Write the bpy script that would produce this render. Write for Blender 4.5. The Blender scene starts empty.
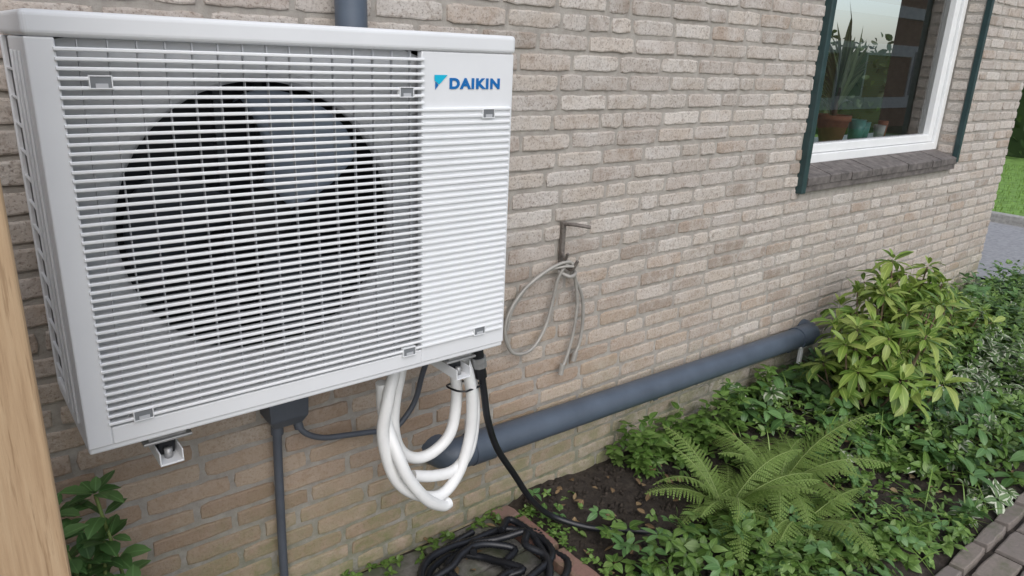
import bpy, math, random
import numpy as np
from mathutils import Vector, Matrix
random.seed(7); rng=np.random.default_rng(7)
S=bpy.context.scene
H=1.62      # camera height
WY=1.80     # wall plane

# ------------------------------------------------------------------ materials
def mat(name):
    m=bpy.data.materials.new(name); m.use_nodes=True
    nt=m.node_tree; b=nt.nodes['Principled BSDF']
    return m,nt,b
def N(nt,t,**k):
    n=nt.nodes.new(t)
    for a,v in k.items(): setattr(n,a,v)
    return n
def L(nt,a,b): nt.links.new(a,b)
def noise(nt,scale,detail=6,rough=.6,coord=None):
    n=N(nt,'ShaderNodeTexNoise'); n.inputs['Scale'].default_value=scale
    n.inputs['Detail'].default_value=detail; n.inputs['Roughness'].default_value=rough
    if coord is None:
        g=N(nt,'ShaderNodeNewGeometry'); coord=g.outputs['Position']
    L(nt,coord,n.inputs['Vector']); return n.outputs['Fac']
def ramp(nt,fac,stops,interp='LINEAR'):
    r=N(nt,'ShaderNodeValToRGB'); cr=r.color_ramp; cr.interpolation=interp
    while len(cr.elements)<len(stops): cr.elements.new(.5)
    for e,(p,c) in zip(cr.elements,stops):
        e.position=p; e.color=(c[0],c[1],c[2],1) if not isinstance(c,(int,float)) else (c,c,c,1)
    L(nt,fac,r.inputs['Fac']); return r.outputs['Color']
def mix(nt,fac,a,b,mode='MIX'):
    n=N(nt,'ShaderNodeMix',data_type='RGBA',blend_type=mode)
    if isinstance(fac,(int,float)): n.inputs[0].default_value=fac
    else: L(nt,fac,n.inputs[0])
    for i,v in ((6,a),(7,b)):
        if isinstance(v,tuple): n.inputs[i].default_value=(*v,1)
        else: L(nt,v,n.inputs[i])
    return n.outputs[2]
def bump(nt,b,h,strength=.3,dist=.01):
    n=N(nt,'ShaderNodeBump'); n.inputs['Strength'].default_value=strength; n.inputs['Distance'].default_value=dist
    L(nt,h,n.inputs['Height']); L(nt,n.outputs['Normal'],b.inputs['Normal'])
def maprange(nt,v,a,b,c=0,d=1):
    n=N(nt,'ShaderNodeMapRange',clamp=True)
    for i,x in enumerate((a,b,c,d)): n.inputs[i+1].default_value=x
    L(nt,v,n.inputs[0]); return n.outputs[0]
def math_(nt,op,a,b):
    n=N(nt,'ShaderNodeMath',operation=op)
    for i,v in enumerate((a,b)):
        if isinstance(v,(int,float)): n.inputs[i].default_value=v
        else: L(nt,v,n.inputs[i])
    return n.outputs[0]
def simple(name,c,rough=.5,metal=0,nscale=30,var=.12,bs=.05,spec=.5):
    m,nt,b=mat(name)
    f=noise(nt,nscale)
    d=tuple(x*(1-var) for x in c); u=tuple(min(1,x*(1+var)) for x in c)
    L(nt,ramp(nt,f,[(.3,d),(.7,u)]),b.inputs['Base Color'])
    b.inputs['Roughness'].default_value=rough; b.inputs['Metallic'].default_value=metal
    b.inputs['Specular IOR Level'].default_value=spec
    if bs: bump(nt,b,noise(nt,nscale*8),bs,.002)
    return m

def brick_mat():
    m,nt,b=mat('wall_brick')
    g=N(nt,'ShaderNodeNewGeometry'); pos=g.outputs['Position']
    base=ramp(nt,g.outputs['Random Per Island'],[(0,(.34,.285,.24)),(.10,(.50,.445,.40)),(.26,(.44,.38,.335)),(.42,(.55,.50,.455)),(.56,(.47,.415,.365)),(.7,(.53,.465,.405)),(.86,(.59,.54,.49)),(.94,(.44,.355,.29)),(1,(.37,.30,.245))])
    blot=noise(nt,9,8,.7)
    c=mix(nt,ramp(nt,blot,[(.42,0),(.64,.6)]),base,(.62,.59,.56))
    c=mix(nt,ramp(nt,noise(nt,38,6,.7),[(.36,.5),(.48,0)]),c,(.29,.23,.185))
    sp=noise(nt,130,4,.7)
    c=mix(nt,ramp(nt,sp,[(.34,.65),(.48,0)]),c,(.16,.125,.10))
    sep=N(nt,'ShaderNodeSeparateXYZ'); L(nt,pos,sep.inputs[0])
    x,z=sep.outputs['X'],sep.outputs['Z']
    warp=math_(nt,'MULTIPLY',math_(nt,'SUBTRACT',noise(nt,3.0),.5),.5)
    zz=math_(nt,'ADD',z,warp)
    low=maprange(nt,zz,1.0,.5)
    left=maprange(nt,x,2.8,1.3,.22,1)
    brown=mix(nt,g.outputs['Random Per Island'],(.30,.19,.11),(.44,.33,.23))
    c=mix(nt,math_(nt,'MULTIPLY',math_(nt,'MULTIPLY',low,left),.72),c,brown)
    al=math_(nt,'MULTIPLY',maprange(nt,zz,.42,.05),ramp(nt,noise(nt,14,8,.7),[(.35,0),(.6,.75)]))
    c=mix(nt,al,c,(.19,.21,.09))
    L(nt,c,b.inputs['Base Color']); b.inputs['Roughness'].default_value=.9
    b.inputs['Specular IOR Level'].default_value=.25
    h=math_(nt,'ADD',noise(nt,60,8,.7),math_(nt,'MULTIPLY',noise(nt,260,4,.7),.4))
    bump(nt,b,h,.8,.007)
    return m
def mortar_mat():
    m,nt,b=mat('mortar')
    c=ramp(nt,noise(nt,25,8,.7),[(.3,(.29,.265,.235)),(.7,(.44,.41,.37))])
    g=N(nt,'ShaderNodeNewGeometry'); sep=N(nt,'ShaderNodeSeparateXYZ'); L(nt,g.outputs['Position'],sep.inputs[0])
    al=math_(nt,'MULTIPLY',maprange(nt,sep.outputs['Z'],.45,.05),ramp(nt,noise(nt,10,8,.7),[(.35,0),(.6,.8)]))
    c=mix(nt,al,c,(.13,.15,.065))
    L(nt,c,b.inputs['Base Color']); b.inputs['Roughness'].default_value=.95
    bump(nt,b,noise(nt,200,6,.8),.8,.004); return m
def flatbrick_mat(name,c1,c2,mc):
    m,nt,b=mat(name)
    tc=N(nt,'ShaderNodeNewGeometry'); sep=N(nt,'ShaderNodeSeparateXYZ'); L(nt,tc.outputs['Position'],sep.inputs[0])
    cmb=N(nt,'ShaderNodeCombineXYZ'); L(nt,math_(nt,'ADD',sep.outputs['X'],sep.outputs['Y']),cmb.inputs[0]); L(nt,sep.outputs['Z'],cmb.inputs[1])
    br=N(nt,'ShaderNodeTexBrick'); L(nt,cmb.outputs[0],br.inputs['Vector'])
    br.inputs['Scale'].default_value=1; br.inputs['Brick Width'].default_value=.22; br.inputs['Row Height'].default_value=.0625
    br.inputs['Mortar Size'].default_value=.006
    br.inputs['Color1'].default_value=(*c1,1); br.inputs['Color2'].default_value=(*c2,1); br.inputs['Mortar'].default_value=(*mc,1)
    L(nt,br.outputs['Color'],b.inputs['Base Color']); b.inputs['Roughness'].default_value=.9
    return m
def leaf_mat(name,cols,edge=None,rough=.45,trans=.25,patch=.45):
    m,nt,b=mat(name)
    g=N(nt,'ShaderNodeNewGeometry')
    stops=[(i/(len(cols)-1),c) for i,c in enumerate(cols)]
    c=ramp(nt,g.outputs['Random Per Island'],stops)
    uv=N(nt,'ShaderNodeUVMap'); sep=N(nt,'ShaderNodeSeparateXYZ'); L(nt,uv.outputs[0],sep.inputs[0])
    d=math_(nt,'ABSOLUTE',math_(nt,'SUBTRACT',sep.outputs['Y'],.5),0)
    c=mix(nt,ramp(nt,d,[(0,.5),(.06,0)]),c,tuple(min(1,x*1.9) for x in cols[-1]))
    c=mix(nt,math_(nt,'MULTIPLY',noise(nt,40),.35),c,tuple(x*.5 for x in cols[0]))
    if patch: c=mix(nt,ramp(nt,noise(nt,2.2,3,.5),[(.38,patch),(.58,0)]),c,tuple(x*.55 for x in cols[1]))
    if edge:
        e=math_(nt,'ADD',d,math_(nt,'MULTIPLY',math_(nt,'SUBTRACT',noise(nt,70),.5),.35))
        c=mix(nt,ramp(nt,e,[(.24,0),(.32,1)]),c,edge)
    L(nt,c,b.inputs['Base Color']); b.inputs['Roughness'].default_value=rough
    tr=N(nt,'ShaderNodeBsdfTranslucent'); L(nt,c,tr.inputs['Color'])
    ms=N(nt,'ShaderNodeMixShader'); ms.inputs[0].default_value=trans
    out=nt.nodes['Material Output']
    L(nt,b.outputs[0],ms.inputs[1]); L(nt,tr.outputs[0],ms.inputs[2]); L(nt,ms.outputs[0],out.inputs['Surface'])
    return m

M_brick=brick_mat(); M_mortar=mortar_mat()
M_white=simple('painted_steel_white',(.70,.71,.725),.42,0,6,.03,.02)
M_slat=simple('grille_plastic_white',(.76,.77,.78),.45,0,6,.03,0)
M_rib=simple('grille_rib_grey',(.46,.47,.49),.5,0,6,.03,0)
M_shroud=simple('shroud_white',(.62,.63,.65),.5,0,6,.05,0)
M_dark=simple('dark_plastic',(.02,.022,.025),.5,0,20,.3,.05)
M_fins=simple('coil_fins',(.018,.022,.03),.5,.3,40,.3,0)
M_blade=simple('fan_blade_grey',(.26,.31,.38),.38,0,10,.1,0)
M_blade2=simple('fan_blade_dark',(.04,.048,.06),.4,0,10,.1,0)
M_clip=simple('clip_grey',(.17,.18,.19),.5)
M_blue=simple('logo_blue',(.0,.13,.40),.4,0,5,.02,0)
M_cyan=simple('logo_cyan',(.0,.42,.62),.4,0,5,.02,0)
M_pipe=simple('pvc_grey',(.075,.095,.125),.42,0,8,.15,.03)
M_pipe2=simple('pvc_grey_conduit',(.08,.09,.11),.5,0,10,.15,.03)
M_hose=simple('hose_white',(.74,.74,.73),.4,0,12,.06,.02)
M_rubber=simple('rubber_black',(.012,.013,.016),.38,0,30,.3,.05)
M_cable=simple('cable_grey',(.33,.315,.29),.45,.1,20,.15,.02)
M_steel=simple('galvanised',(.36,.36,.36),.45,.5,40,.2,.05)
M_hook=simple('weathered_steel',(.17,.15,.135),.6,.3,60,.4,.15)
M_green=simple('frame_green',(.022,.05,.052),.4,0,15,.2,.03)
M_wframe=simple('frame_white',(.78,.79,.79),.4,0,8,.03,.01)
M_sill=simple('sill_tile',(.13,.115,.108),.75,0,25,.45,.3)
M_terr=simple('terracotta',(.48,.20,.12),.8)
M_teal=simple('teal_glaze',(.16,.46,.41),.3)
M_room=simple('room_plaster',(.66,.62,.57),.9)
M_roomf=simple('room_floor',(.30,.18,.10),.6)
M_roof=simple('roof_tile',(.06,.05,.045),.8)
M_bark=simple('stem_brown',(.16,.11,.07),.85,0,60,.3,.4)
M_gstem=simple('stem_green',(.18,.24,.07),.6)

def wood_mat():
    m,nt,b=mat('wood_post')
    g=N(nt,'ShaderNodeNewGeometry'); mp=N(nt,'ShaderNodeMapping'); L(nt,g.outputs['Position'],mp.inputs[0]); mp.inputs['Scale'].default_value=(1,1,.05)
    f=noise(nt,75,8,.65,mp.outputs[0]); f2=noise(nt,9,3,.5,mp.outputs[0])
    c=ramp(nt,f,[(.25,(.25,.15,.08)),(.5,(.43,.295,.175)),(.75,(.54,.40,.255))])
    c=mix(nt,math_(nt,'MULTIPLY',f2,.5),c,(.33,.22,.13))
    c=mix(nt,ramp(nt,noise(nt,160,4,.6,mp.outputs[0]),[(.36,.5),(.44,0)]),c,(.20,.115,.055))
    L(nt,c,b.inputs['Base Color']); b.inputs['Roughness'].default_value=.75
    bump(nt,b,f,.5,.004); return m
M_wood=wood_mat()
def soil_mat():
    m,nt,b=mat('soil')
    f=noise(nt,30,10,.75)
    c=ramp(nt,f,[(.3,(.025,.019,.015)),(.55,(.07,.054,.041)),(.75,(.14,.112,.088))])
    L(nt,c,b.inputs['Base Color']); b.inputs['Roughness'].default_value=.95
    bump(nt,b,noise(nt,70,10,.8),1,.02); return m
M_soil=soil_mat()
def slab_mat():
    m,nt,b=mat('concrete_slab')
    c=ramp(nt,noise(nt,40,8,.7),[(.3,(.10,.095,.085)),(.7,(.22,.21,.19))])
    c=mix(nt,ramp(nt,noise(nt,7,8,.7),[(.45,0),(.62,.75)]),c,(.07,.085,.04))
    L(nt,c,b.inputs['Base Color']); b.inputs['Roughness'].default_value=.7
    bump(nt,b,noise(nt,160,6,.7),.5,.004); return m
M_slab=slab_mat()
def paver_mat(name,cols,moss=.6):
    m,nt,b=mat(name)
    g=N(nt,'ShaderNodeNewGeometry')
    c=ramp(nt,g.outputs['Random Per Island'],[(i/(len(cols)-1),k) for i,k in enumerate(cols)])
    c=mix(nt,math_(nt,'MULTIPLY',noise(nt,60,8,.7),.6),c,tuple(x*.5 for x in cols[0]))
    c=mix(nt,ramp(nt,noise(nt,11,8,.7),[(.5,0),(.68,moss)]),c,(.08,.10,.04))
    L(nt,c,b.inputs['Base Color']); b.inputs['Roughness'].default_value=.8
    bump(nt,b,noise(nt,120,8,.7),.6,.005); return m
M_paver=paver_mat('brick_paver',[(.19,.16,.14),(.27,.23,.20),(.23,.20,.18),(.30,.25,.21)])
M_edge=paver_mat('edging_brick',[(.26,.14,.11),(.35,.21,.17),(.30,.20,.165)],.6)
M_asph=simple('asphalt',(.30,.30,.31),.9,0,25,.2,.5)
M_kerb=simple('kerb_concrete',(.36,.35,.33),.85,0,25,.25,.3)
M_grass=simple('grass',(.17,.30,.06),.9,0,12,.4,.5)
M_far=simple('far_ground',(.07,.09,.04),.95,0,3,.4,.5)
M_brickA=flatbrick_mat('side_brick',(.44,.38,.32),(.40,.33,.27),(.33,.30,.26))
M_brickB=flatbrick_mat('red_brick',(.42,.24,.15),(.36,.20,.125),(.3,.27,.24))
M_band=simple('band_white',(.8,.8,.78),.6)

G1=leaf_mat('groundcover_leaf',[(.06,.13,.022),(.12,.23,.04),(.19,.32,.07),(.27,.39,.12)])
G2=leaf_mat('variegated_leaf',[(.10,.18,.06),(.15,.25,.085),(.19,.29,.12)],edge=(.58,.61,.47))
G3=leaf_mat('rhododendron_leaf',[(.10,.19,.035),(.18,.29,.05),(.28,.40,.08),(.40,.47,.13)],rough=.38,trans=.3,patch=0)
G4=leaf_mat('fern_leaf',[(.19,.29,.065),(.25,.36,.09)],rough=.6,trans=.35,patch=0)
G5=leaf_mat('hedge_leaf',[(.03,.06,.018),(.05,.09,.025),(.08,.14,.035)])
G6=leaf_mat('shrub_leaf',[(.08,.18,.055),(.13,.26,.08),(.19,.34,.12)],rough=.4)
G7=leaf_mat('dead_leaf',[(.14,.08,.04),(.27,.18,.09),(.38,.29,.16)],rough=.8,trans=.1)
G8=leaf_mat('grass_blade',[(.11,.21,.035),(.20,.33,.06),(.28,.40,.10)],patch=0)
G9=leaf_mat('houseplant_leaf',[(.18,.24,.12),(.27,.36,.17),(.35,.45,.25)],patch=0)
def glass_mat():
    m,nt,b=mat('window_glass')
    nt.nodes.remove(b)
    t=N(nt,'ShaderNodeBsdfTransparent'); t.inputs[0].default_value=(.93,.95,.94,1)
    gl=N(nt,'ShaderNodeBsdfGlossy'); gl.inputs['Roughness'].default_value=.0
    fr=N(nt,'ShaderNodeFresnel'); fr.inputs[0].default_value=1.8
    f=maprange(nt,fr.outputs[0],0,1,.09,1)
    ms=N(nt,'ShaderNodeMixShader'); L(nt,f,ms.inputs[0]); L(nt,t.outputs[0],ms.inputs[1]); L(nt,gl.outputs[0],ms.inputs[2])
    L(nt,ms.outputs[0],nt.nodes['Material Output'].inputs['Surface']); return m
M_glass=glass_mat()
M_pane=simple('neighbour_window_pane',(.20,.22,.24),.1,0,2,.1,0)

# ------------------------------------------------------------------ geometry helpers
def link(o,parent=None):
    S.collection.objects.link(o)
    if parent is not None: o.parent=parent
    return o
def empty(name,loc=(0,0,0)):
    e=bpy.data.objects.new(name,None); e.empty_display_size=.1; link(e); return e
def mesh_obj(name,v,f,m,parent=None,smooth=False,uv=None):
    me=bpy.data.meshes.new(name); me.from_pydata(v,[],f); me.update()
    if isinstance(m,(list,tuple)):
        for k in m: me.materials.append(k)
    else: me.materials.append(m)
    if smooth: me.polygons.foreach_set('use_smooth',[True]*len(me.polygons))
    if uv is not None:
        ul=me.uv_layers.new(name='UVMap'); idx=np.zeros(len(me.loops),dtype=np.int32); me.loops.foreach_get('vertex_index',idx)
        ul.data.foreach_set('uv',np.asarray(uv,dtype=np.float32)[idx].ravel())
    o=bpy.data.objects.new(name,me); return link(o,parent)
def boxes(name,bl,m,parent=None,bevel=0,seg=2):
    v=[];f=[]
    for (x0,x1,y0,y1,z0,z1) in bl:
        k=len(v)
        v+=[(x0,y0,z0),(x1,y0,z0),(x1,y1,z0),(x0,y1,z0),(x0,y0,z1),(x1,y0,z1),(x1,y1,z1),(x0,y1,z1)]
        f+=[(k,k+3,k+2,k+1),(k+4,k+5,k+6,k+7),(k,k+1,k+5,k+4),(k+1,k+2,k+6,k+5),(k+2,k+3,k+7,k+6),(k+3,k,k+4,k+7)]
    o=mesh_obj(name,v,f,m,parent)
    if bevel:
        b=o.modifiers.new('b','BEVEL'); b.width=bevel; b.segments=seg; b.limit_method='ANGLE'
    return o
def box(name,x0,x1,y0,y1,z0,z1,m,parent=None,bevel=0,seg=2): return boxes(name,[(x0,x1,y0,y1,z0,z1)],m,parent,bevel,seg)
def catmull(pts,n=10):
    P=[Vector(p) for p in pts]; P=[P[0]*2-P[1]]+P+[P[-1]*2-P[-2]]; out=[]
    for i in range(1,len(P)-2):
        for k in range(n):
            t=k/n; a,b,c,d=P[i-1],P[i],P[i+1],P[i+2]
            out.append(.5*((2*b)+(c-a)*t+(2*a-5*b+4*c-d)*t*t+(3*b-a-3*c+d)*t**3))
    out.append(P[-2]); return out
def tube(name,pts,r,m,parent=None,n=10,smooth=True,res=4,radii=None):
    P=catmull(pts,n) if smooth else [Vector(p) for p in pts]
    c=bpy.data.curves.new(name,'CURVE'); c.dimensions='3D'; c.bevel_depth=r; c.bevel_resolution=res; c.use_fill_caps=True
    s=c.splines.new('POLY'); s.points.add(len(P)-1)
    for i,p in enumerate(P):
        s.points[i].co=(*p,1); s.points[i].radius=radii(i,len(P)) if radii else 1
    s.use_smooth=True
    c.materials.append(m); o=bpy.data.objects.new(name,c); return link(o,parent)
def lathe(name,prof,c,m,parent=None,axis='Z',seg=32):
    v=[];f=[]
    for (r,h) in prof:
        for i in range(seg):
            a=2*math.pi*i/seg
            p=(r*math.cos(a),r*math.sin(a),h) if axis=='Z' else ((r*math.cos(a),h,r*math.sin(a)) if axis=='Y' else (h,r*math.cos(a),r*math.sin(a)))
            v.append((c[0]+p[0],c[1]+p[1],c[2]+p[2]))
    for j in range(len(prof)-1):
        for i in range(seg):
            a=j*seg+i; b=j*seg+(i+1)%seg; f.append((a,b,b+seg,a+seg))
    return mesh_obj(name,v,f,m,parent,True)
def islands(name,rects,mapf,m,parent=None,depth=.008,ins=.003,jit=.0014,step=.03,tilt=.0012):
    v=[];f=[]
    for (u0,u1,v0,v1) in rects:
        if u1-u0<.012 or v1-v0<.012: continue
        nu=max(2,int((u1-u0)/step)); nv=max(1,int((v1-v0)/step))
        ring=[(u0+(u1-u0)*i/nu,v0) for i in range(nu)]+[(u1,v0+(v1-v0)*i/nv) for i in range(nv)]+[(u1-(u1-u0)*i/nu,v1) for i in range(nu)]+[(u0,v1-(v1-v0)*i/nv) for i in range(nv)]
        cu,cv=(u0+u1)/2,(v0+v1)/2; w0=random.uniform(-tilt,tilt); tu=random.uniform(-1,1)*tilt*2/(u1-u0); tv=random.uniform(-1,1)*tilt*2/(v1-v0)
        k=len(v); n=len(ring); A=[];B=[];C=[]
        hu,hv=(u1-u0)/2,(v1-v0)/2
        for (a,b) in ring:
            a+=random.uniform(-jit,jit); b+=random.uniform(-jit,jit)
            if abs(a-cu)>hu*.96 and abs(b-cv)>hv*.85: a-=math.copysign(.003,a-cu); b-=math.copysign(.003,b-cv)
            A.append(mapf(a,b,-depth))
            s=ins*random.uniform(.5,1.4)
            a2=a-math.copysign(min(s,hu*.5),a-cu)*(abs(a-cu)/hu>.9); b2=b-math.copysign(min(s,hv*.5),b-cv)*(abs(b-cv)/hv>.8)
            B.append(mapf(a*.3+a2*.7,b*.3+b2*.7,w0+tu*(a-cu)+tv*(b-cv)-ins*.5))
            a3=cu+(a2-cu)*(1-.0035/hu); b3=cv+(b2-cv)*(1-.0035/hv)
            C.append(mapf(a3,b3,w0+tu*(a-cu)+tv*(b-cv)))
        v+=A+B+C
        for i in range(n):
            j=(i+1)%n
            f.append((k+i,k+j,k+n+j,k+n+i)); f.append((k+n+i,k+n+j,k+2*n+j,k+2*n+i))
        f.append(tuple(k+2*n+i for i in range(n)))
    return mesh_obj(name,v,f,m,parent)

LT=np.array([0,.22,.5,.78,1.])
def leaves(name,data,m,parent=None,prof=(.06,.40,.5,.33,0)):
    D=np.asarray(data,dtype=float); n=len(D); p,d,nn=D[:,0:3],D[:,3:6],D[:,6:9]
    d/=np.linalg.norm(d,axis=1)[:,None]; nn-=d*(nn*d).sum(1)[:,None]; nn/=np.linalg.norm(nn,axis=1)[:,None]+1e-9
    s=np.cross(d,nn); Ln,W,cu,fo=[D[:,i][:,None] for i in (9,10,11,12)]
    V=[];UV=[]
    for t,w in zip(LT,prof):
        mid=p+d*Ln*t*(1-.25*cu*t)-nn*cu*Ln*t*t
        if t<1:
            V+= [mid-s*W*w+nn*fo*W*w, mid, mid+s*W*w+nn*fo*W*w]; UV+=[(t,.5-w),(t,.5),(t,.5+w)]
        else: V+=[mid]; UV+=[(1,.5)]
    V=np.stack(V,1).reshape(-1,3); UV=np.tile(np.array(UV),(n,1))
    base=[]
    for i in range(3):
        a=3*i; base+=[(a,a+1,a+4,a+3),(a+1,a+2,a+5,a+4)]
    base+=[(9,10,12),(10,11,12)]
    F=[tuple(x+13*i for x in q) for i in range(n) for q in base]
    return mesh_obj(name,V.tolist(),F,m,parent,True,UV)
def rv(a=1): return Vector((random.gauss(0,a),random.gauss(0,a),random.gauss(0,a)))
def leafrow(p,d,n,Ln,W,curl,fold): return (*p,*d,*n,Ln,W,curl,fold)
def sprig(out,P,nl,Ln,W,up=.35,curl=.25,fold=.25,ax=Vector((0,0,1)),jit=.25):
    a0=random.random()*6.28; q=ax.to_track_quat('Z','Y')
    for i in range(nl):
        a=a0+6.283*i/nl*1.0+random.gauss(0,.35); e=up+random.gauss(0,jit)
        d=q@Vector((math.cos(a)*math.cos(e),math.sin(a)*math.cos(e),math.sin(e)))
        nn=q@Vector((-math.cos(a)*math.sin(e),-math.sin(a)*math.sin(e),math.cos(e)))+rv(.15)
        s=random.uniform(.65,1.2)
        out.append(leafrow(P+d*Ln*.12,d,nn,Ln*s,W*s,curl*random.uniform(.3,1.6),fold*random.uniform(.3,1.5)))

# ------------------------------------------------------------------ brick house
house=empty('brick_house')
WX0,WX1,WZ0=3.215,4.94,1.075     # window opening
CX=5.87; TOP=2.95
rects=[]; pitch=.0625; bh=.0500
nz=int(TOP/pitch)+2
for j in range(-2,nz):
    z0=j*pitch+.003; z1=z0+bh
    if z1>TOP: break
    x=-1.6-random.random()*.2
    while x<CX:
        w=.208 if random.random()<.84 else .098
        w+=random.uniform(-.004,.004); a,b=x,min(x+w,CX)
        x+=w+.0115
        if z1>WZ0-.04 and b>WX0 and a<WX1:
            if a<WX0-.02: rects.append((a,WX0-.001,z0,z1))
            if b>WX1+.02: rects.append((WX1+.001,b,z0,z1))
            continue
        rects.append((a,b,z0+random.uniform(-.0018,.0018),z1+random.uniform(-.0018,.0018)))
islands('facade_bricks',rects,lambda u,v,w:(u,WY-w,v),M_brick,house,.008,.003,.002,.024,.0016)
my=WY+.0055
boxes('facade_core',[(-1.8,WX0,my,my+.24,-.2,TOP),(WX1,CX-.003,my,my+.24,-.2,TOP),(WX0,WX1,my,my+.24,-.2,WZ0-.045)],M_mortar,house)
SY0,SY1,SZ0,SZ1=2.55,4.3,.9,2.5   # side window opening, added to bring daylight into the dark room
boxes('side_walls',[(CX-.24,CX-.002,my+.242,SY0,-.2,TOP),(CX-.24,CX-.002,SY1,9.8,-.2,TOP),(CX-.24,CX-.002,SY0,SY1,-.2,SZ0),(CX-.24,CX-.002,SY0,SY1,SZ1,TOP),(-1.8,-1.56,my+.242,9.8,-.2,TOP),(-1.8,CX-.002,9.802,10.04,-.2,TOP)],M_brickA,house)
boxes('added_side_window_frame',[(CX-.14,CX-.07,SY0,SY0+.07,SZ0,SZ1),(CX-.14,CX-.07,SY1-.07,SY1,SZ0,SZ1),(CX-.14,CX-.07,SY0+.9,SY0+.96,SZ0+.07,SZ1-.07),(CX-.14,CX-.07,SY0+.07,SY1-.07,SZ0,SZ0+.07),(CX-.14,CX-.07,SY0+.07,SY1-.07,SZ1-.07,SZ1)],M_wframe,house)
rr=[]
j=int((WZ0)/pitch)
while j*pitch<TOP-.06:
    rr.append((WY+.004,WY+.098,j*pitch+.003,j*pitch+.003+bh)); j+=1
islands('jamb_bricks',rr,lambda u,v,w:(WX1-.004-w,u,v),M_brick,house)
boxes('lintel',[(WX0,WX1,WY+.01,WY+.24,2.62,TOP)],M_mortar,house)
boxes('roof_edge',[(-1.95,CX+.12,WY-.10,10.15,TOP+.002,TOP+.16)],M_wframe,house,.01)
mesh_obj('roof',[(-1.95,1.6,3.12),(CX+.2,1.6,3.12),(CX+.2,10.2,3.12),(-1.95,10.2,3.12),(-1.95,5.9,6.2),(CX+.2,5.9,6.2)],[(0,1,5,4),(2,3,4,5),(1,2,5),(3,0,4),(0,3,2,1)],M_roof,house)
# window
fy=WY+.10
fw=.06
zb,zt=1.145,2.62
boxes('window_frame',[(WX0+.002,WX0+fw,fy,fy+.09,zb,zt-.002),(WX1-fw,WX1-.008,fy,fy+.09,zb,zt-.002),(WX0+fw,WX1-fw,fy,fy+.09,zb,zb+.045),(WX0+fw,WX1-fw,fy,fy+.09,zt-fw,zt-.002)],M_wframe,house,.004)
a,b=WX0+fw+.002,WX1-fw-.002; c,d=zb+.047,zt-fw-.002
boxes('window_sash',[(a,a+.05,fy+.015,fy+.075,c,d),(b-.06,b,fy+.015,fy+.075,c,d),(a+.05,b-.06,fy+.015,fy+.075,c,c+.045),(a+.05,b-.06,fy+.015,fy+.075,d-.06,d)],M_wframe,house,.006,3)
mesh_obj('window_glass',[(a+.045,fy+.05,c+.04),(b-.055,fy+.05,c+.04),(b-.055,fy+.05,d-.055),(a+.045,fy+.05,d-.055)],[(0,1,2,3)],M_glass,house)
boxes('window_guide',[(WX0-.028,WX0+.010,WY-.03,WY+.03,1.035,2.7),(WX1-.008,WX1+.022,WY-.03,WY+.002,1.08,2.7)],M_green,house,.004)
sv=[];sf=[]
x=WX0+.014
while x<WX1-.01:
    x2=min(x+.105,WX1+.012); k=len(sv); y0,y1=WY-.030+random.uniform(-.003,.003),fy+.004; dz=random.uniform(-.0015,.0015)
    for xx in (x+.002,x2-.002):
        sv+=[(xx,y0,1.072+dz),(xx,y0,1.106+dz),(xx,y0+.006,1.112+dz),(xx,y1,1.146+dz),(xx,y1,1.09)]
    sf+=[(k+0,k+1,k+6,k+5)[::-1],(k+1,k+2,k+7,k+6)[::-1],(k+2,k+3,k+8,k+7)[::-1],(k,k+5,k+9,k+4)[::-1],(k,k+1,k+2,k+3,k+4),(k+9,k+8,k+7,k+6,k+5)]
    x=x2
mesh_obj('sill_tiles',sv,sf,M_sill,house)
box('sill_bed',WX0+.013,WX1-.002,WY-.022,fy-.002,1.04,1.0865,M_sill,house)
# room
boxes('room',[(2.4,5.6,4.6,4.7,0.2,2.7),(2.3,2.4,2.06,4.7,.2,2.7),(5.5,5.6,2.06,SY0,.2,2.7),(5.5,5.6,SY1,4.6,.2,2.7),(5.5,5.6,SY0,SY1,.2,SZ0),(5.5,5.6,SY0,SY1,SZ1,2.7),(2.3,5.6,2.06,4.7,2.702,2.78)],M_room,house)
box('room_floor',2.3,5.6,2.06,4.7,.15,.198,M_roomf,house)
box('inner_sill',WX0-.05,WX1+.05,fy+.092,fy+.42,1.17,1.20,M_wframe,house,.004)
box('cabinet',2.6,3.4,4.1,4.58,.2,1.7,M_roomf,house,.01)
PX,PY=4.03,2.12
hp=empty('potted_plant')
lathe('pot',[(.0,0),(.06,0),(.085,.12),(.093,.12),(.093,.15),(.08,.15),(.075,.12),(0,.12)],(PX,PY,1.202),M_terr,hp)
lv=[]
for i in range(60):
    an=random.random()*6.28; e=random.uniform(.55,1.5)
    dd=Vector((math.cos(an)*math.cos(e),math.sin(an)*math.cos(e)*.35,math.sin(e)))
    lv.append(leafrow(Vector((PX,PY+.02,1.33+random.random()*.16)),dd,Vector((-math.cos(an)*math.sin(e),-.5,math.cos(e)+.01))+rv(.05),random.uniform(.3,.55),.028,random.uniform(.1,.6),.3))
leaves('leaves',lv,G9,hp)
tube('stem',[(PX,PY,1.29),(PX,PY,1.5)],.012,M_bark,hp,2)
for (x,y,h,r,mm) in [(4.27,2.1,.12,.05,M_teal),(4.41,2.13,.10,.042,M_teal),(4.56,2.1,.08,.035,M_band),(4.66,2.13,.10,.03,M_terr)]:
    lathe('plant_pot',[(0,0),(r*.75,0),(r,h),(r*.88,h),(r*.85,h*.8),(0,h*.8)],(x,y,1.202),mm)

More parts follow.
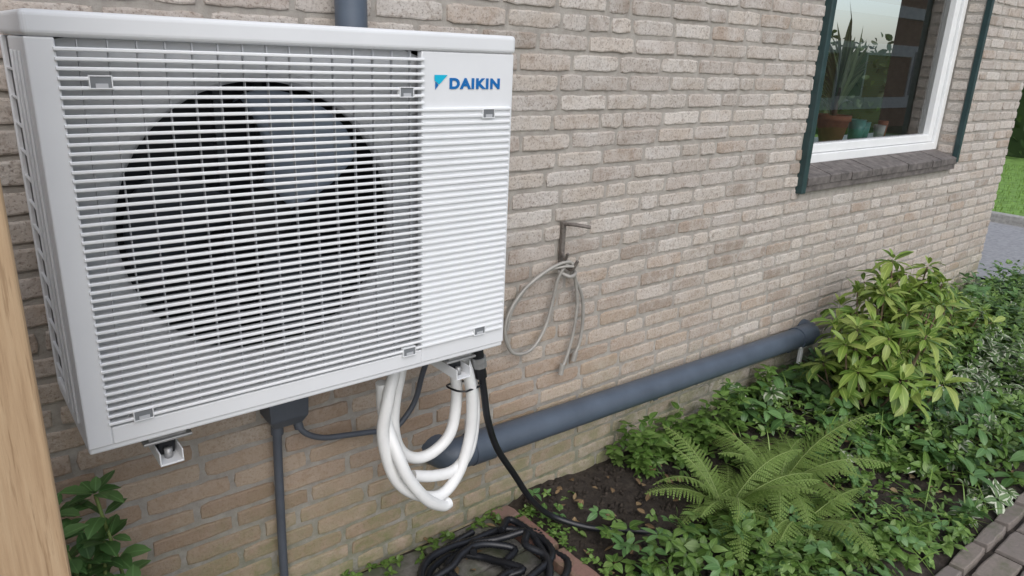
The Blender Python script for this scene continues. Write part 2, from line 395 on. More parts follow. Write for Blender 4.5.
# ------------------------------------------------------------------ neighbour house (seen reflected in the window)
nh=empty('neighbour_house')
box('walls',13,34,-13,-6,-.1,6,M_brickB,nh)
bl=[(12.99,34.01,-5.998,-5.96,z,z+.30) for z in (.5,1.9,2.9,3.7,5.5)]
boxes('bands',bl,M_band,nh)
wl=[(x,x+1.3,-5.99,-5.95,z,z+1.2) for x in (14.5,18.6,22.7,26.8,30.9) for z in (.85,4.1)]
boxes('window_trim',[(q[0]-.1,q[1]+.1,-5.995,-5.955,q[4]-.05,q[5]+.1) for q in wl],M_band,nh)
boxes('window_panes',wl,M_pane,nh)
mesh_obj('roof',[(12.7,-5.6,6),(34.3,-5.6,6),(34.3,-13.4,6),(12.7,-13.4,6),(12.7,-9.5,8.8),(34.3,-9.5,8.8)],[(0,1,5,4),(2,3,4,5),(1,2,5),(3,0,4)],M_roof,nh)

# ------------------------------------------------------------------ heat pump
hpz=empty('heat_pump_unit')
X0,X1,Y0,Y1,Z0,Z1=.149,1.10,1.363,1.70,.903,1.6525
gx0,gx1=.190,.852
boxes('cover_top',[(X0-.002,X1+.002,Y0-.004,Y1,1.613,Z1)],M_white,hpz,.009,4)
boxes('frame_front',[(X0,gx0,Y0,Y0+.02,Z0,1.6128),(gx0,gx1,Y0,Y0+.02,Z0,.938)],M_white,hpz,.003,3)
boxes('panel_front',[(gx1,X1,Y0+.001,Y0+.02,Z0,1.6128)],M_white,hpz,.003,3)
boxes('side_panels',[(X0,X0+.012,Y0+.022,Y1-.13,Z0,1.612),(X1-.012,X1,Y0+.022,Y1,Z0,1.612),(X0+.02,X1-.012,Y1-.012,Y1,Z0,1.612)],M_white,hpz,.003)
boxes('side_coil_guard',[(X0+.008,X0+.012,Y1-.128,Y1-.018,Z0+.02,1.61)],M_dark,hpz)
boxes('side_guard_wires',[(X0+.002,X0+.007,Y1-.13,Y1-.014,z,z+.003) for z in [Z0+.05+.05*i for i in range(13)]],M_white,hpz)
boxes('side_corner_post',[(X0,X0+.018,Y1-.014,Y1,Z0,1.612)],M_white,hpz,.003)
boxes('side_ribs',[(X0-.004,X0,Y0+.06+i*.05,Y0+.066+i*.05,Z0+.03,1.59) for i in range(3)],M_white,hpz,.001)
boxes('base_pan',[(X0+.001,X1-.001,Y0+.004,Y1-.001,Z0-.012,Z0+.02)],M_white,hpz,.004)
def slats(name,x0,x1,z0,z1,y0,y1,pitch,hf,hb,drop=.002):
    v=[];f=[];z=z0
    while z<z1:
        k=len(v)
        for xx in (x0,x1):
            v+=[(xx,y0+.0015,z-hf/2),(xx,y0,z-hf/2+.0015),(xx,y0,z+hf/2-.0015),(xx,y0+.0015,z+hf/2),(xx,y1,z+hb/2-drop),(xx,y1,z-hb/2-drop)]
        for i in range(6):
            j=(i+1)%6; f.append((k+i,k+j,k+6+j,k+6+i))
        f.append((k+5,k+4,k+3,k+2,k+1,k)); f.append(tuple(k+6+i for i in range(6)))
        z+=pitch
    return mesh_obj(name,v,f,M_slat,hpz)
SP=.01475
slats('grille_slats',gx0-.004,gx1+.003,.947,1.607,Y0-.006,Y0+.014,SP,.0062,.0036)
slats('panel_slats',gx1+.001,X1-.010,.947,1.497,Y0-.0064,Y0+.002,SP,.0064,.0105,0)
boxes('grille_ribs',[(gx0+.03+i*.0435,gx0+.0316+i*.0435,Y0+.009,Y0+.018,.94,1.612) for i in range(15)],M_rib,hpz)
for i,(x,z) in enumerate([(.245,1.5465),(.811,1.530),(1.026,1.483),(.244,.952),(.8146,.944),(1.017,.953)]):
    boxes('clip_frame_%d'%i,[(x-.017,x+.017,Y0-.008,Y0+.003,z+.009,z+.0105),(x-.017,x+.017,Y0-.008,Y0+.003,z-.0105,z-.009),(x-.017,x-.0155,Y0-.008,Y0+.003,z-.009,z+.009),(x+.0155,x+.017,Y0-.008,Y0+.003,z-.009,z+.009)],M_slat,hpz)
    boxes('clip_inset_%d'%i,[(x-.0155,x+.0155,Y0-.0066,Y0-.002,z-.009,z+.009)],M_clip,hpz)
    boxes('clip_tab_%d'%i,[(x-.008,x+.010,Y0-.0078,Y0-.0065,z-.009,z-.002)],M_rib,hpz)
cx,cz,R=.520,1.276,.272
sy=Y0+.034; seg=72; v=[];f=[]
for i in range(seg):
    a=2*math.pi*(i+.5)/seg; c_,s_=math.cos(a),math.sin(a)
    x_l,x_r,z_l,z_h=X0+.013,gx1+.02,Z0+.021,1.6129
    tx=((x_r-cx) if c_>0 else (cx-x_l))/max(abs(c_),1e-6); tz=((z_h-cz) if s_>0 else (cz-z_l))/max(abs(s_),1e-6); t=min(tx,tz)
    v+=[(cx+c_*t,sy,cz+s_*t),(cx+c_*(R+.02),sy,cz+s_*(R+.02)),(cx+c_*(R+.006),sy+.006,cz+s_*(R+.006)),(cx+c_*R,sy+.015,cz+s_*R),(cx+c_*R,sy+.03,cz+s_*R)]
for i in range(seg):
    j=(i+1)%seg
    for q in range(4): f.append((5*i+q,5*i+q+1,5*j+q+1,5*j+q))
mesh_obj('fan_shroud',v,f,[M_shroud],hpz,False)
lathe('fan_duct',[(R+.001,.025),(R+.001,.15)],(cx,sy,cz),M_dark,hpz,'Y',72)
box('coil_block',X0+.03,X1-.03,Y1-.05,Y1-.02,Z0+.03,1.61,M_fins,hpz)
boxes('inner_liner',[(X0+.014,X1-.014,Y0+.06,Y1-.02,1.600,1.611),(gx1+.03,gx1+.034,Y0+.06,Y1-.05,Z0+.03,1.6)],M_dark,hpz)
lathe('fan_hub',[(0,0),(.045,.002),(.06,.012),(.064,.07),(0,.07)],(cx,sy+.025,cz),M_dark,hpz,'Y')
for bn in range(3):
    v=[];f=[];nr,na=10,16; a0=bn*2*math.pi/3+.80
    for i in range(nr+1):
        r=.055+(R-.014-.055)*i/nr
        for k in range(na+1):
            t=k/na; span=.85+.25*i/nr; a=a0+span*(t-.5)+.35*(i/nr)**1.5
            edge=1-(.10*(2*t-1)**4 if i==nr else 0)
            v.append((cx+r*edge*math.cos(a),sy+.018+.060*(t)-.012*math.sin(t*3.14),cz+r*edge*math.sin(a)))
    for i in range(nr):
        for k in range(na): a=i*(na+1)+k; f.append((a,a+1,a+na+2,a+na+1))
    o=mesh_obj('fan_blade_%d'%bn,v,f,M_blade if bn==0 else M_blade2,hpz,True); s=o.modifiers.new('s','SOLIDIFY'); s.thickness=.003
boxes('motor_bracket',[(cx-.05,cx-.035,sy+.13,sy+.145,Z0+.02,1.6),(cx+.035,cx+.05,sy+.13,sy+.145,Z0+.02,1.6)],M_blade2,hpz)
ex,ez,eh=.883,1.5345,.031; ey=Y0-.0008
mesh_obj('emblem_light',[(ex,ey,ez+eh),(ex+.034,ey,ez+eh),(ex+.012,ey,ez+eh*.35),(ex,ey,ez+eh*.62)],[(0,3,2,1)],M_cyan,hpz)
mesh_obj('emblem_dark',[(ex+.002,ey,ez),(ex+.0105,ey,ez+eh*.31),(ex+.002,ey,ez+eh*.55)],[(0,1,2)],M_blue,hpz)
fc=bpy.data.curves.new('lettering','FONT'); fc.body='DAIKIN'; fc.size=.035; fc.extrude=.0004; fc.offset=.0016; fc.space_character=1.15
fc.materials.append(M_blue); to=link(bpy.data.objects.new('lettering',fc)); to.rotation_euler=(math.pi/2,0,0)
bpy.context.view_layer.update()
to.scale=(.138/to.dimensions.x,.0235/max(to.dimensions.y,1e-4),1)
to.location=(.921,Y0-.0004,1.5375); to.parent=hpz
for i,x in enumerate((.287,.985)):
    boxes('bracket_arm_%d'%i,[(x-.02,x+.02,1.375,WY-.004,.822,.826),(x-.022,x-.019,1.375,WY-.004,.822,.850),(x+.019,x+.022,1.375,WY-.004,.822,.850),(x-.018,x+.018,WY-.010,WY-.002,.826,1.25)],M_white,hpz,.001)
    boxes('rubber_foot_%d'%i,[(x-.016,x+.016,1.41,1.45,.827,.868),(x-.016,x+.016,1.60,1.64,.827,.868)],M_rubber,hpz,.005)
    boxes('foot_rail_%d'%i,[(x-.045,x+.045,1.385,1.475,.868,.874),(x-.035,x+.035,1.39,1.66,.874,.891)],M_steel,hpz,.002)
    lathe('bolt_%d'%i,[(0,0),(.008,0),(.008,.02),(0,.02)],(x,1.40,.826),M_steel,hpz,'Z',6)
lathe('valve_body',[(0,-.05),(.018,-.05),(.02,-.02),(.014,-.015),(.014,.03),(.02,.035),(.02,.06),(0,.06)],(1.07,1.5,.84),M_steel,hpz,'Z',16)

# ------------------------------------------------------------------ pipes, hoses, cables
dp=empty('drain_pipe')
pa,pb=Vector((1.27,1.735,.346)),Vector((3.40,1.735,.293))
dr=(pb-pa).normalized()
tube('pipe',[pa,pb],.050,M_pipe,dp,2,False,8)
tube('socket_far',[pb-dr*.10,pb+dr*.02],.056,M_pipe,dp,2,False,8)
tube('elbow_far',[pb,pb+Vector((.03,.0,0)),pb+Vector((.06,.03,0)),pb+Vector((.07,.09,0))],.052,M_pipe,dp,6,True,8)
tube('elbow_near',[pa+dr*.02,pa-dr*.05,pa-dr*.085+Vector((0,.03,0)),pa-dr*.095+Vector((0,.09,0))],.052,M_pipe,dp,6,True,8)
tube('socket_near',[pa+dr*.0,pa+dr*.09],.056,M_pipe,dp,2,False,8)
for t in (.45,.93):
    q=pa.lerp(pb,t); boxes('clip_%d'%int(t*100),[(q.x-.012,q.x+.012,1.73,WY,q.z-.065,q.z-.052)],M_pipe,dp)
boxes('white_outlet',[(3.31,3.332,1.70,1.72,.16,.25),(3.29,3.355,1.695,1.735,.25,.262)],M_hose,dp,.005)
vp=empty('rain_downpipe')
tube('pipe',[(.886,1.745,TOP),(.886,1.745,1.35)],.040,M_pipe,vp,2,False,8)
tube('bend',[(.886,1.745,1.36),(.886,1.745,1.30),(.886,1.77,1.26),(.886,1.86,1.24)],.041,M_pipe,vp,6,True,8)

wh=empty('white_hose')
Z=lambda z:z+H
def hp_(pts,y): return [(x,y+dy,Z(z)) for (x,z,dy) in pts]
HR=.0165
tube('loop_outer',hp_([(.93,-.70,.12),(.875,-.79,.03),(.838,-.86,0),(.82,-.965,0),(.845,-1.09,-.01),(.90,-1.16,-.02),(.985,-1.20,-.02),(1.055,-1.16,-.01),(1.10,-1.06,0),(1.105,-.95,0),(1.09,-.86,0),(1.075,-.79,.02),(1.065,-.70,.05)],1.5),HR,M_hose,wh,14,True,5)
tube('loop_inner',hp_([(.96,-.70,.14),(.905,-.80,.05),(.875,-.88,.03),(.868,-.965,.03),(.885,-1.04,.03),(.93,-1.085,.03),(.99,-1.09,.03),(1.05,-1.05,.03),(1.078,-.97,.04),(1.075,-.88,.04),(1.055,-.80,.05),(1.04,-.7,.1)],1.5),HR,M_hose,wh,14,True,5)
tube('tail',hp_([(.835,-.83,.03),(.842,-.93,.03),(.85,-1.03,-.03),(.875,-1.10,-.045),(.93,-1.18,-.045),(.985,-1.225,-.035),(1.01,-1.228,-.03)],1.5),HR,M_hose,wh,12,True,5)
tube('loop_mid',hp_([(1.10,-.80,.04),(1.125,-.90,.03),(1.13,-1.0,.02),(1.10,-1.10,0),(1.05,-1.15,0),(.98,-1.145,.0),(.91,-1.12,0)],1.5),HR,M_hose,wh,12,True,5)
tube('tie',hp_([(1.07,-.90,-.02),(1.135,-.905,-.0),(1.13,-.915,.06),(1.06,-.91,.06),(1.05,-.90,-.0),(1.07,-.90,-.02)],1.5),.003,M_rubber,wh,6,True,2)

bc=empty('power_cable')
tube('gland',hp_([(1.118,-.79,0),(1.125,-.83,0),(1.135,-.88,0)],1.5),.017,M_rubber,bc,4,True,5)
tube('gland_nut',hp_([(1.123,-.815,0),(1.128,-.845,0)],1.5),.022,M_steel,bc,2,False,3)
tube('cable',[(1.118,1.5,.90),(1.135,1.5,.76),(1.148,1.5,.68),(1.165,1.5,.59),(1.22,1.52,.47),(1.32,1.55,.325),(1.42,1.575,.18),(1.53,1.585,.065),(1.63,1.49,.03),(1.75,1.38,.03),(1.9,1.25,.02)],.0105,M_rubber,bc,12,True,5)

cb=empty('junction_box')
v=[];f=[]
for (z,x0,x1,y0) in [(.752,.608,.712,1.72),(.735,.604,.716,1.715),(.655,.606,.712,1.715),(.625,.622,.70,1.735)]:
    v+=[(x0,y0,z),(x1,y0,z),(x1,WY-.003,z),(x0,WY-.003,z)]
for i in range(3):
    for q in range(4): a=4*i+q; b=4*i+(q+1)%4; f.append((a,a+4,b+4,b))
f+=[(0,1,2,3),(15,14,13,12)]
o=mesh_obj('box',v,f,M_pipe2,cb); bm=o.modifiers.new('b','BEVEL'); bm.width=.004; bm.segments=2
tube('conduit',[(.640,1.765,.64),(.637,1.768,.5),(.633,1.77,.2),(.633,1.77,-.02)],.0125,M_pipe2,cb,6,True,5)
tube('conduit_collar',[(.640,1.765,.635),(.639,1.765,.595)],.017,M_pipe2,cb,2,False,5)
tube('cable_collar',[(.688,1.75,.64),(.694,1.745,.605)],.013,M_pipe2,cb,2,False,5)
tube('cable',[(.688,1.75,.62),(.71,1.74,.585),(.76,1.74,.555),(.83,1.74,.54),(.91,1.74,.525),(.985,1.74,.51),(1.035,1.74,.545),(1.062,1.73,.60),(1.069,1.70,.70),(1.07,1.62,.86),(1.07,1.6,.92)],.0085,M_pipe2,cb,10,True,4)

hk=empty('wall_hook')
boxes('hook_plate',[(1.683,1.700,WY-.016,WY-.003,Z(-.725),Z(-.552))],M_hook,hk,.001)
tube('hook_arm',[(1.690,WY-.01,Z(-.560)),(1.705,WY-.05,Z(-.556)),(1.745,WY-.090,Z(-.562))],.0065,M_hook,hk,5)
tube('hook_prong',[(1.692,WY-.012,Z(-.70)),(1.70,WY-.055,Z(-.715)),(1.708,WY-.075,Z(-.68))],.006,M_hook,hk,5)
tube('hook_prong_2',[(1.690,WY-.012,Z(-.66)),(1.672,WY-.05,Z(-.675)),(1.664,WY-.07,Z(-.648))],.005,M_hook,hk,5)
cc=empty('coiled_cable')
y=WY-.03
def c_(pts): return [(x,y+dy,Z(z)) for (x,z,dy) in pts]
tube('loop_left',c_([(1.715,-.735,-.01),(1.69,-.685,-.025),(1.62,-.70,-.01),(1.52,-.755,0),(1.45,-.83,0),(1.435,-.91,0),(1.475,-.985,0),(1.555,-.99,0),(1.615,-.92,0),(1.645,-.82,0),(1.655,-.74,-.01),(1.69,-.69,-.02),(1.73,-.74,0),(1.785,-.83,0),(1.80,-.93,0),(1.79,-1.02,0),(1.77,-1.06,0)]),.0062,M_cable,cc,12,True,4)
tube('loop_inner',c_([(1.70,-.70,-.035),(1.66,-.70,-.02),(1.60,-.715,.005),(1.535,-.755,.01),(1.47,-.83,.01),(1.452,-.9,.01)]),.005,M_cable,cc,12,True,4)
tube('tail_a',c_([(1.70,-.69,-.03),(1.745,-.76,0),(1.765,-.86,0),(1.755,-.97,0),(1.73,-1.06,0),(1.71,-1.10,0)]),.0062,M_cable,cc,12,True,4)
tube('plug_a',c_([(1.712,-1.085,0),(1.705,-1.125,0)]),.010,M_cable,cc,2,False,4)
tube('plug_b',c_([(1.775,-1.05,0),(1.765,-1.085,0)]),.010,M_cable,cc,2,False,4)
tube('wrap',c_([(1.66,-.72,.0),(1.685,-.735,-.035),(1.725,-.73,-.02),(1.72,-.72,.02)]),.007,M_cable,cc,8,True,4)

bh_=empty('black_hose')
for k in range(2):
    pts=[]; n=34; ph=1.3+k*2.4
    for i in range(n):
        t=i/(n-1); a=t*2*math.pi*2.8+ph
        r=.15+.06*math.sin(a*.43+k*2)+random.uniform(-.045,.045)
        pts.append((1.205+.06*math.sin(a*.31+k*1.4)+r*1.15*math.cos(a),1.53+.03*math.cos(a*.23)+r*.95*math.sin(a),.020+.026*k+.025*t+.014*math.sin(a*1.7+k)))
    tube('coil_%d'%k,pts,.0125,M_rubber,bh_,12,True,4,radii=lambda i,n:1.07 if i%2 else .86)
tube('coil_tail',[(1.33,1.62,.07),(1.40,1.66,.06),(1.42,1.56,.05),(1.38,1.45,.035),(1.32,1.37,.03),(1.2,1.32,.03),(1.05,1.30,.03),(.9,1.25,.03)],.0125,M_rubber,bh_,14,True,4,radii=lambda i,n:1.06 if i%2 else .88)

# ------------------------------------------------------------------ fence with post at left
fe=empty('wooden_fence')
o=box('post',-.052,.070,1.05,1.17,-.1,2.05,M_wood,fe,.006,3)
boxes('boards',[(-1.9,-.054,1.09,1.108,.1+i*.145,.1+i*.145+.135) for i in range(12)],M_wood,fe,.003)
box('post_end',-2.02,-1.902,1.05,1.17,-.1,2.05,M_wood,fe,.006,3)

# ------------------------------------------------------------------ ground
def sheet(name,x0,x1,y0,y1,z,m,parent=None): return mesh_obj(name,[(x0,y0,z),(x1,y0,z),(x1,y1,z),(x0,y1,z)],[(0,1,2,3)],m,parent)
sheet('ground',-150,200,-150,200,-.03,M_far)
def hsoil(x,y):
    e=min(1,max(0,(x-1.5)/.1))*min(1,max(0,(y-.66)/.1))
    return -.01+e*(.015+.018*math.sin(x*5.1+y*3)+.012*math.sin(x*11-y*9)+.02*max(0,(x-2.5)*.5))
nx,ny=150,40; v=[];f=[]
for i in range(nx+1):
    for j in range(ny+1):
        x=1.5+5.2*i/nx; yy=.655+(WY+.006-.655)*j/ny
        v.append((x,yy,hsoil(x,yy)+random.uniform(-.006,.008)))
for i in range(nx):
    for j in range(ny): a=i*(ny+1)+j; f.append((a,a+ny+1,a+ny+2,a+1))
mesh_obj('garden_soil',v,f,M_soil,None,True)
v=[];f=[]
for i in range(2000):
    x=random.uniform(1.52,3.2); yy=random.uniform(.9,1.78); r=random.uniform(.003,.015); k=len(v); z=hsoil(x,yy)+r*.4
    for dx,dy,dz in ((1,0,0),(-1,0,0),(0,1,0),(0,-1,0),(0,0,1),(0,0,-1)):
        q=r*random.uniform(.6,1.3); v.append((x+dx*q,yy+dy*q,z+dz*q*.8))
    f+=[(k+a,k+b,k+c) for a,b,c in ((0,2,4),(2,1,4),(1,3,4),(3,0,4),(2,0,5),(1,2,5),(3,1,5),(0,3,5))]
mesh_obj('soil_clods',v,f,M_soil,None,True)
sl=[]
for i in range(8):
    for j in range(4):
        x=1.405-.3*(i+1); yy=.66+.3*j
        sl.append((x+.003,x+.297,yy+.003,min(yy+.297,WY-.02)))
islands('slab_paving',sl,lambda u,v,w:(u,v,.004+w),M_slab,None,.012,.004,.001,.05)
sheet('slab_bedding',-1.2,1.5,.655,WY,-.012,M_soil)
eb=[];yy=.66
while yy<1.78:
    eb.append((1.41,1.495,yy+.004,min(yy+.2,1.79))); yy+=.208
islands('brick_edging',eb,lambda u,v,w:(u,v,.022+w),M_edge,None,.05,.006,.002,.03,.003)
pv=[]; row=0; yy=-2.0
while yy<.655-.09:
    x=-1.6+(row%2)*.105
    while x<7.0: pv.append((x,x+.2,yy,yy+.096)); x+=.207
    yy+=.1035; row+=1
islands('brick_path',pv,lambda u,v,w:(u,v,.004+w),M_paver,None,.012,.005,.002,.05,.002)
sheet('path_bedding',-1.9,7.1,-2.1,.655,-.014,M_soil)
eb=[];x=-1.6
while x<7.0: eb.append((x,x+.2,.592,.650)); x+=.206
islands('path_border',eb,lambda u,v,w:(u,v,.014+w),M_paver,None,.03,.005,.002,.05,.002)
sheet('driveway',6.7,9.4,-12,30,-.012,M_asph)
boxes('kerb',[(9.4,9.52,y0,y0+.995,-.1,.09) for y0 in range(-12,30)],M_kerb,None,.01)
sheet('lawn',9.52,19,-12,30,.05,M_grass)

# ------------------------------------------------------------------ plants
gc=[];vg=[];bgl=[]
def dens(x,y):
    d=0.0
    d+= .95*max(0,1-abs(y-.85)/.36) if x>1.6 else 0
    if x>2.6: d=max(d,.88)
    if 1.55<x<2.2 and y<1.25: d=max(d,.8)
    if x>2.5 and y>1.5: d=max(d,.6)
    if x<2.75 and y>1.35: d=.08
    if 1.5<x<1.62 and y>1.2: d=max(d,.12)
    return d
cnt=0
while cnt<3900:
    x=1.53+(6.6-1.53)*random.random()**1.2; y=random.uniform(.67,1.775)
    if random.random()>dens(x,y): continue
    cl=math.sin(x*3.7+1)*math.sin(y*5.3+x)+.4*math.sin(x*9+y*4)
    if cl<-.55 and random.random()<.6 and x<3.4: continue
    cnt+=1
    tall=(.035+.08*max(0,cl)+.05*max(0,x-2.5)*.6)
    h=hsoil(x,y)+random.random()*tall+.01
    ax=(Vector((0,-.15,1))+rv(.3)).normalized()
    P=Vector((x,y,h)); sz=.7+.5*(.5+.5*math.sin(x*6+y*8))
    isv= (x>3.0 and y<1.25 and math.sin(x*2.1+y*4)>-.1) or (x>2.8 and random.random()<.10)
    if isv: sprig(vg,P,random.randint(4,7),random.uniform(.035,.065),random.uniform(.022,.038),.25,.35,.15,ax)
    elif random.random()<.13:
        q=.62 if x<2.7 else 1
        sprig(bgl,P+Vector((0,0,.03)),random.randint(4,6),random.uniform(.05,.09)*q,random.uniform(.028,.045)*q,.35,.4,.2,ax)
    else: sprig(gc,P,random.randint(4,7),random.uniform(.020,.05)*sz,random.uniform(.013,.030)*sz,.3,.35,.2,ax,.35)
leaves('ground_cover_plants',gc,G1,None,(.1,.46,.5,.3,0))
leaves('broadleaf_plants',bgl,G6,None,(.1,.42,.5,.33,0))
leaves('variegated_ground_cover',vg,G2,None,(.1,.45,.5,.3,0))
tp=[]
for i in range(170):
    x=random.uniform(3.9,6.5); y=random.uniform(.75,1.7)
    hh=random.uniform(.12,.34)*(1.1 if y>1.2 else .8)
    lean=Vector((random.gauss(0,.12),random.gauss(-.05,.12),0))
    for k in range(int(hh/.035)):
        t=k/(hh/.035); P=Vector((x,y,hsoil(x,y)+.03+hh*t))+lean*t
        sprig(tp,P,4,.06*(1.1-t*.5),.03*(1.1-t*.5),.25,.4,.2)
leaves('perennial_plants',tp,G1,None)
tw=[]
for i in range(70):
    x=random.choice([random.uniform(2.0,2.6),random.uniform(2.3,4.0)]); y=random.uniform(1.58,1.76)
    hh=random.uniform(.02,.18)
    for k in range(2+int(hh/.04)): sprig(tw,Vector((x+random.gauss(0,.02),y,hsoil(x,y)+.02+hh*k/4)),5,.045,.026,.3,.3,.2)
for i in range(70):
    x=random.uniform(.2,1.5); y=random.uniform(1.70,1.79); sprig(tw,Vector((x,y,.012)),5,.024,.015,.4,.3,.2)
for i in range(50):
    y=random.uniform(.7,1.75); sprig(tw,Vector((1.52+random.gauss(0,.02),y,.02)),5,.02,.013,.4,.3,.2)
leaves('weeds',tw,G1,None,(.1,.46,.5,.3,0))
gb=[]
for i in range(1200):
    x=random.uniform(2.4,6.6); y=random.uniform(.7,1.77)
    a=random.random()*6.28; e=random.uniform(.7,1.4)
    gb.append(leafrow((x,y,hsoil(x,y)),(math.cos(a)*math.cos(e),math.sin(a)*math.cos(e),math.sin(e)),(-math.cos(a)*math.sin(e),-math.sin(a)*math.sin(e),math.cos(e)),random.uniform(.08,.24),.006,random.uniform(.3,.9),.2))
leaves('grass_tufts',gb,G8,None)
dl=[]
for i in range(320):
    x=random.uniform(1.1,4.2); y=random.uniform(.7,1.77); a=random.random()*6.28
    z=.012 if x<1.5 else hsoil(x,y)+random.uniform(.008,.03)
    dl.append(leafrow((x,y,z),(math.cos(a),math.sin(a),random.uniform(-.1,.2)),(random.gauss(0,.3),random.gauss(0,.3),1),random.uniform(.02,.05),random.uniform(.012,.025),random.uniform(-.3,.4),.3))
leaves('fallen_leaves',dl,G7,None)

# ferns
def frond(V,F,UV,base,az,Ln,el0,droop,rach):
    ns=26; p=Vector(base); pts=[];dirs=[]
    hz=Vector((math.cos(az),math.sin(az),0)); side=Vector((-math.sin(az),math.cos(az),0)); bend=random.gauss(0,.25)
    for i in range(ns+1):
        s=i/ns; el=el0-droop*s**1.3; a2=bend*s
        h=hz*math.cos(a2)+side*math.sin(a2)
        d=h*math.cos(el)+Vector((0,0,math.sin(el))); pts.append(p.copy()); dirs.append(d); p=p+d*Ln/ns
    rach.append(pts)
    tw=random.gauss(0,.25); sp=Ln/ns
    for i in range(3,ns+1):
        s=i/ns; q=pts[i]; d=dirs[i]
        up=side.cross(d).normalized()*-1
        if up.z<0: up=-up
        sd0=d.cross(up).normalized()
        l=.235*Ln*min(1,(s-.02)/.25)**.8*(1-s)**.7+.005
        for sg in (1,-1):
            q2=q-d*sp*(.0 if sg>0 else .4)
            sd=(sd0*sg*math.cos(tw*sg*.6)+up*(math.sin(tw*sg)*.5-.10)+rv(.07)); ax=(sd*.95+d*.34).normalized()
            K=max(3,int(l/.0070)); w0=sp*.47*(1-.2*s)
            crossv=(d-ax*d.dot(ax)).normalized()
            dro=random.uniform(.05,.30)
            for k in range(K):
                t=k/K; t2=(k+.80)/K
                c0=q2+ax*l*t-up*dro*l*t*t; c1=q2+ax*l*t2-up*dro*l*t2*t2; w=w0*(1-t)**.65+.0009
                for s2 in (1,-1):
                    tip=(c0*.35+c1*.65)+crossv*s2*w+ax*l/K*.4-up*w*.2
                    tip2=(c0*.8+c1*.2)+crossv*s2*w*.8
                    b=len(V); V.extend([tuple(c0),tuple(c1),tuple(tip),tuple(tip2)]); F.append((b,b+1,b+2,b+3)); UV.extend([(t,.6),(t2,.6),(t,.9),(t2,.9)])
def fern(name,c,n,Ln,el=(.45,1.2)):
    e=empty(name); V=[];F=[];UV=[];R_=[]
    for i in range(n):
        az=6.283*i/n+random.gauss(0,.2)
        l=Ln*random.uniform(.65,1.12); e0=random.uniform(*el)
        frond(V,F,UV,(c[0]+.02*math.cos(az),c[1]+.02*math.sin(az),c[2]),az,l,e0,random.uniform(.8,1.6),R_)
    mesh_obj('fronds',V,F,G4,e,False,UV)
    for i,r in enumerate(R_): tube('rachis_%d'%i,r[::2],.0020,M_gstem,e,2,False,1,radii=lambda k,n:1.3-k/n)
    return e
fern('fern_plant',(2.12,1.27,.03),19,.40)
fern('fern_plant',(2.44,1.25,.03),20,.42)
fern('fern_plant',(2.28,1.06,.03),13,.33,(.3,.9))

# rhododendron
rb=empty('rhododendron_bush'); lv=[]
def rhodo(c,nst,Hh,spread,size):
    for i in range(nst):
        az=random.random()*6.28; sp=spread*random.random()**.6; hh=Hh*random.uniform(.42,1)*(1-.35*(sp/spread)**2)
        P0=Vector(c)+Vector((random.gauss(0,.03),random.gauss(0,.03),0)); P1=Vector(c)+Vector((math.cos(az)*sp,math.sin(az)*sp*.8,hh))
        if P1.y>WY-.09: P1.y=WY-.09-random.random()*.05
        mid=P0.lerp(P1,.5)+Vector((math.cos(az)*sp*.12,math.sin(az)*sp*.1,-.05)); pts=catmull([P0,mid,P1],6)
        tube('stem_%d_%d'%(int(c[0]*10),i),pts,.0055,M_bark,rb,2,False,2,radii=lambda k,n:1.5-k/n)
        ax=((P1-mid).normalized()+Vector((0,-.1,.5))).normalized()
        sprig(lv,P1,random.randint(8,11),size,size*.34,.1,.4,.3,ax,.35); sprig(lv,P1+ax*.012,4,size*.6,size*.2,.8,.2,.3,ax,.2)
        for k in range(2):
            t=random.uniform(.3,.95); Q=pts[int(t*(len(pts)-1))]; a=random.random()*6.28
            E=Q+Vector((math.cos(a)*.10,math.sin(a)*.09,random.uniform(.02,.08)))
            if E.y>WY-.06: E.y=WY-.07
            tube('twig_%d_%d_%d'%(int(c[0]*10),i,k),[Q,E],.003,M_bark,rb,2,False,2)
            ax2=((E-Q).normalized()+Vector((0,0,.8))).normalized(); sprig(lv,E,random.randint(6,9),size*.9,size*.32,.05,.45,.3,ax2,.35)
rhodo((3.42,1.35,.04),30,.66,.34,.112)
rhodo((3.74,1.42,.04),18,.80,.22,.11)
rhodo((4.4,1.45,.04),8,.44,.26,.10)
leaves('leaves',lv,G3,rb,(.07,.33,.5,.38,0))

ls=empty('leafy_shrub'); lv=[]
for i in range(10):
    P0=Vector((.12+random.gauss(0,.03),1.52+random.gauss(0,.03),0)); P1=Vector((random.uniform(.05,.26),random.uniform(1.44,1.66),random.uniform(.40,.68)))
    pts=catmull([P0,P0.lerp(P1,.5)+Vector((random.gauss(0,.03),0,0)),P1],6); tube('stem_%d'%i,pts,.004,M_gstem,ls,2,False,2)
    for k in range(5,len(pts)):
        sprig(lv,pts[k],3,.062,.036,.3,.3,.25)
    sprig(lv,P1,6,.06,.034,.5,.3,.25)
leaves('leaves',lv,G6,ls)

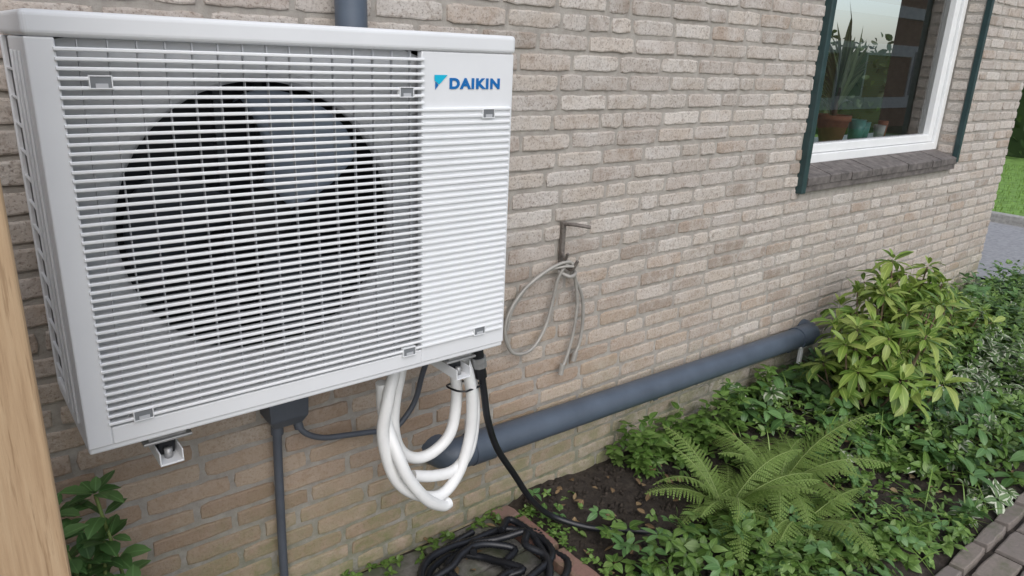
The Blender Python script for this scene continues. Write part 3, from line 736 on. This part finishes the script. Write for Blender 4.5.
hd=[]
for i in range(7000):
    x=random.uniform(16,18.5); y=random.uniform(-2,14); z=random.uniform(.05,2.3)+.25*math.sin(y*1.3)+.15*math.sin(y*3.1+x)
    d=rv().normalized(); hd.append(leafrow((x,y,z),d,rv(),random.uniform(.12,.26),random.uniform(.07,.14),.3,.2))
hed=empty('hedge'); leaves('foliage',hd,G5,hed); box('core',16.5,18.2,-1.8,13.8,0,1.9,G5,hed)
gl=[]
for i in range(5000):
    x=random.uniform(9.6,15); y=random.uniform(1.5,6); a=random.random()*6.28
    gl.append(leafrow((x,y,.05),(math.cos(a)*.4,math.sin(a)*.4,1),(math.cos(a),math.sin(a),0),random.uniform(.03,.07),.008,.4,.2))
leaves('lawn_grass',gl,G8,None)

# ------------------------------------------------------------------ light
w=bpy.data.worlds.new('World'); S.world=w; w.use_nodes=True; nt=w.node_tree
bg=nt.nodes['Background']; sky=N(nt,'ShaderNodeTexSky',sky_type='NISHITA'); sky.sun_disc=False
sd=Vector((-.30,-.66,.69)).normalized()
sky.sun_elevation=math.asin(sd.z); sky.sun_rotation=math.atan2(sd.x,sd.y)%(2*math.pi)
sky.air_density=1; sky.dust_density=2; sky.ozone_density=1.5
hs=N(nt,'ShaderNodeHueSaturation'); hs.inputs['Saturation'].default_value=.6; hs.inputs['Value'].default_value=1.3; L(nt,sky.outputs[0],hs.inputs['Color']); L(nt,hs.outputs[0],bg.inputs['Color'])
bg.inputs['Strength'].default_value=.15
sl_=bpy.data.lights.new('sun','SUN'); sl_.energy=1.3; sl_.angle=math.radians(60); sl_.color=(1,.99,.975)
so=link(bpy.data.objects.new('sun',sl_)); so.rotation_euler=sd.to_track_quat('Z','Y').to_euler(); so.location=(0,-3,6)
S.view_settings.view_transform='Standard'; S.view_settings.look='None'; S.view_settings.exposure=0

# ------------------------------------------------------------------ camera (from the picture's vanishing points)
u=Vector((938,198,-727)).normalized(); up=Vector((93,2232,727)); up=(up-u*up.dot(u)).normalized(); yv=up.cross(u)
R3=Matrix((u,yv,up)); cam=bpy.data.cameras.new('camera'); co=link(bpy.data.objects.new('camera',cam))
co.matrix_world=Matrix.Translation((0,0,H))@R3.to_4x4()
cam.sensor_width=36; cam.lens=36*727/1024; cam.clip_start=.02; cam.clip_end=600
S.camera=co
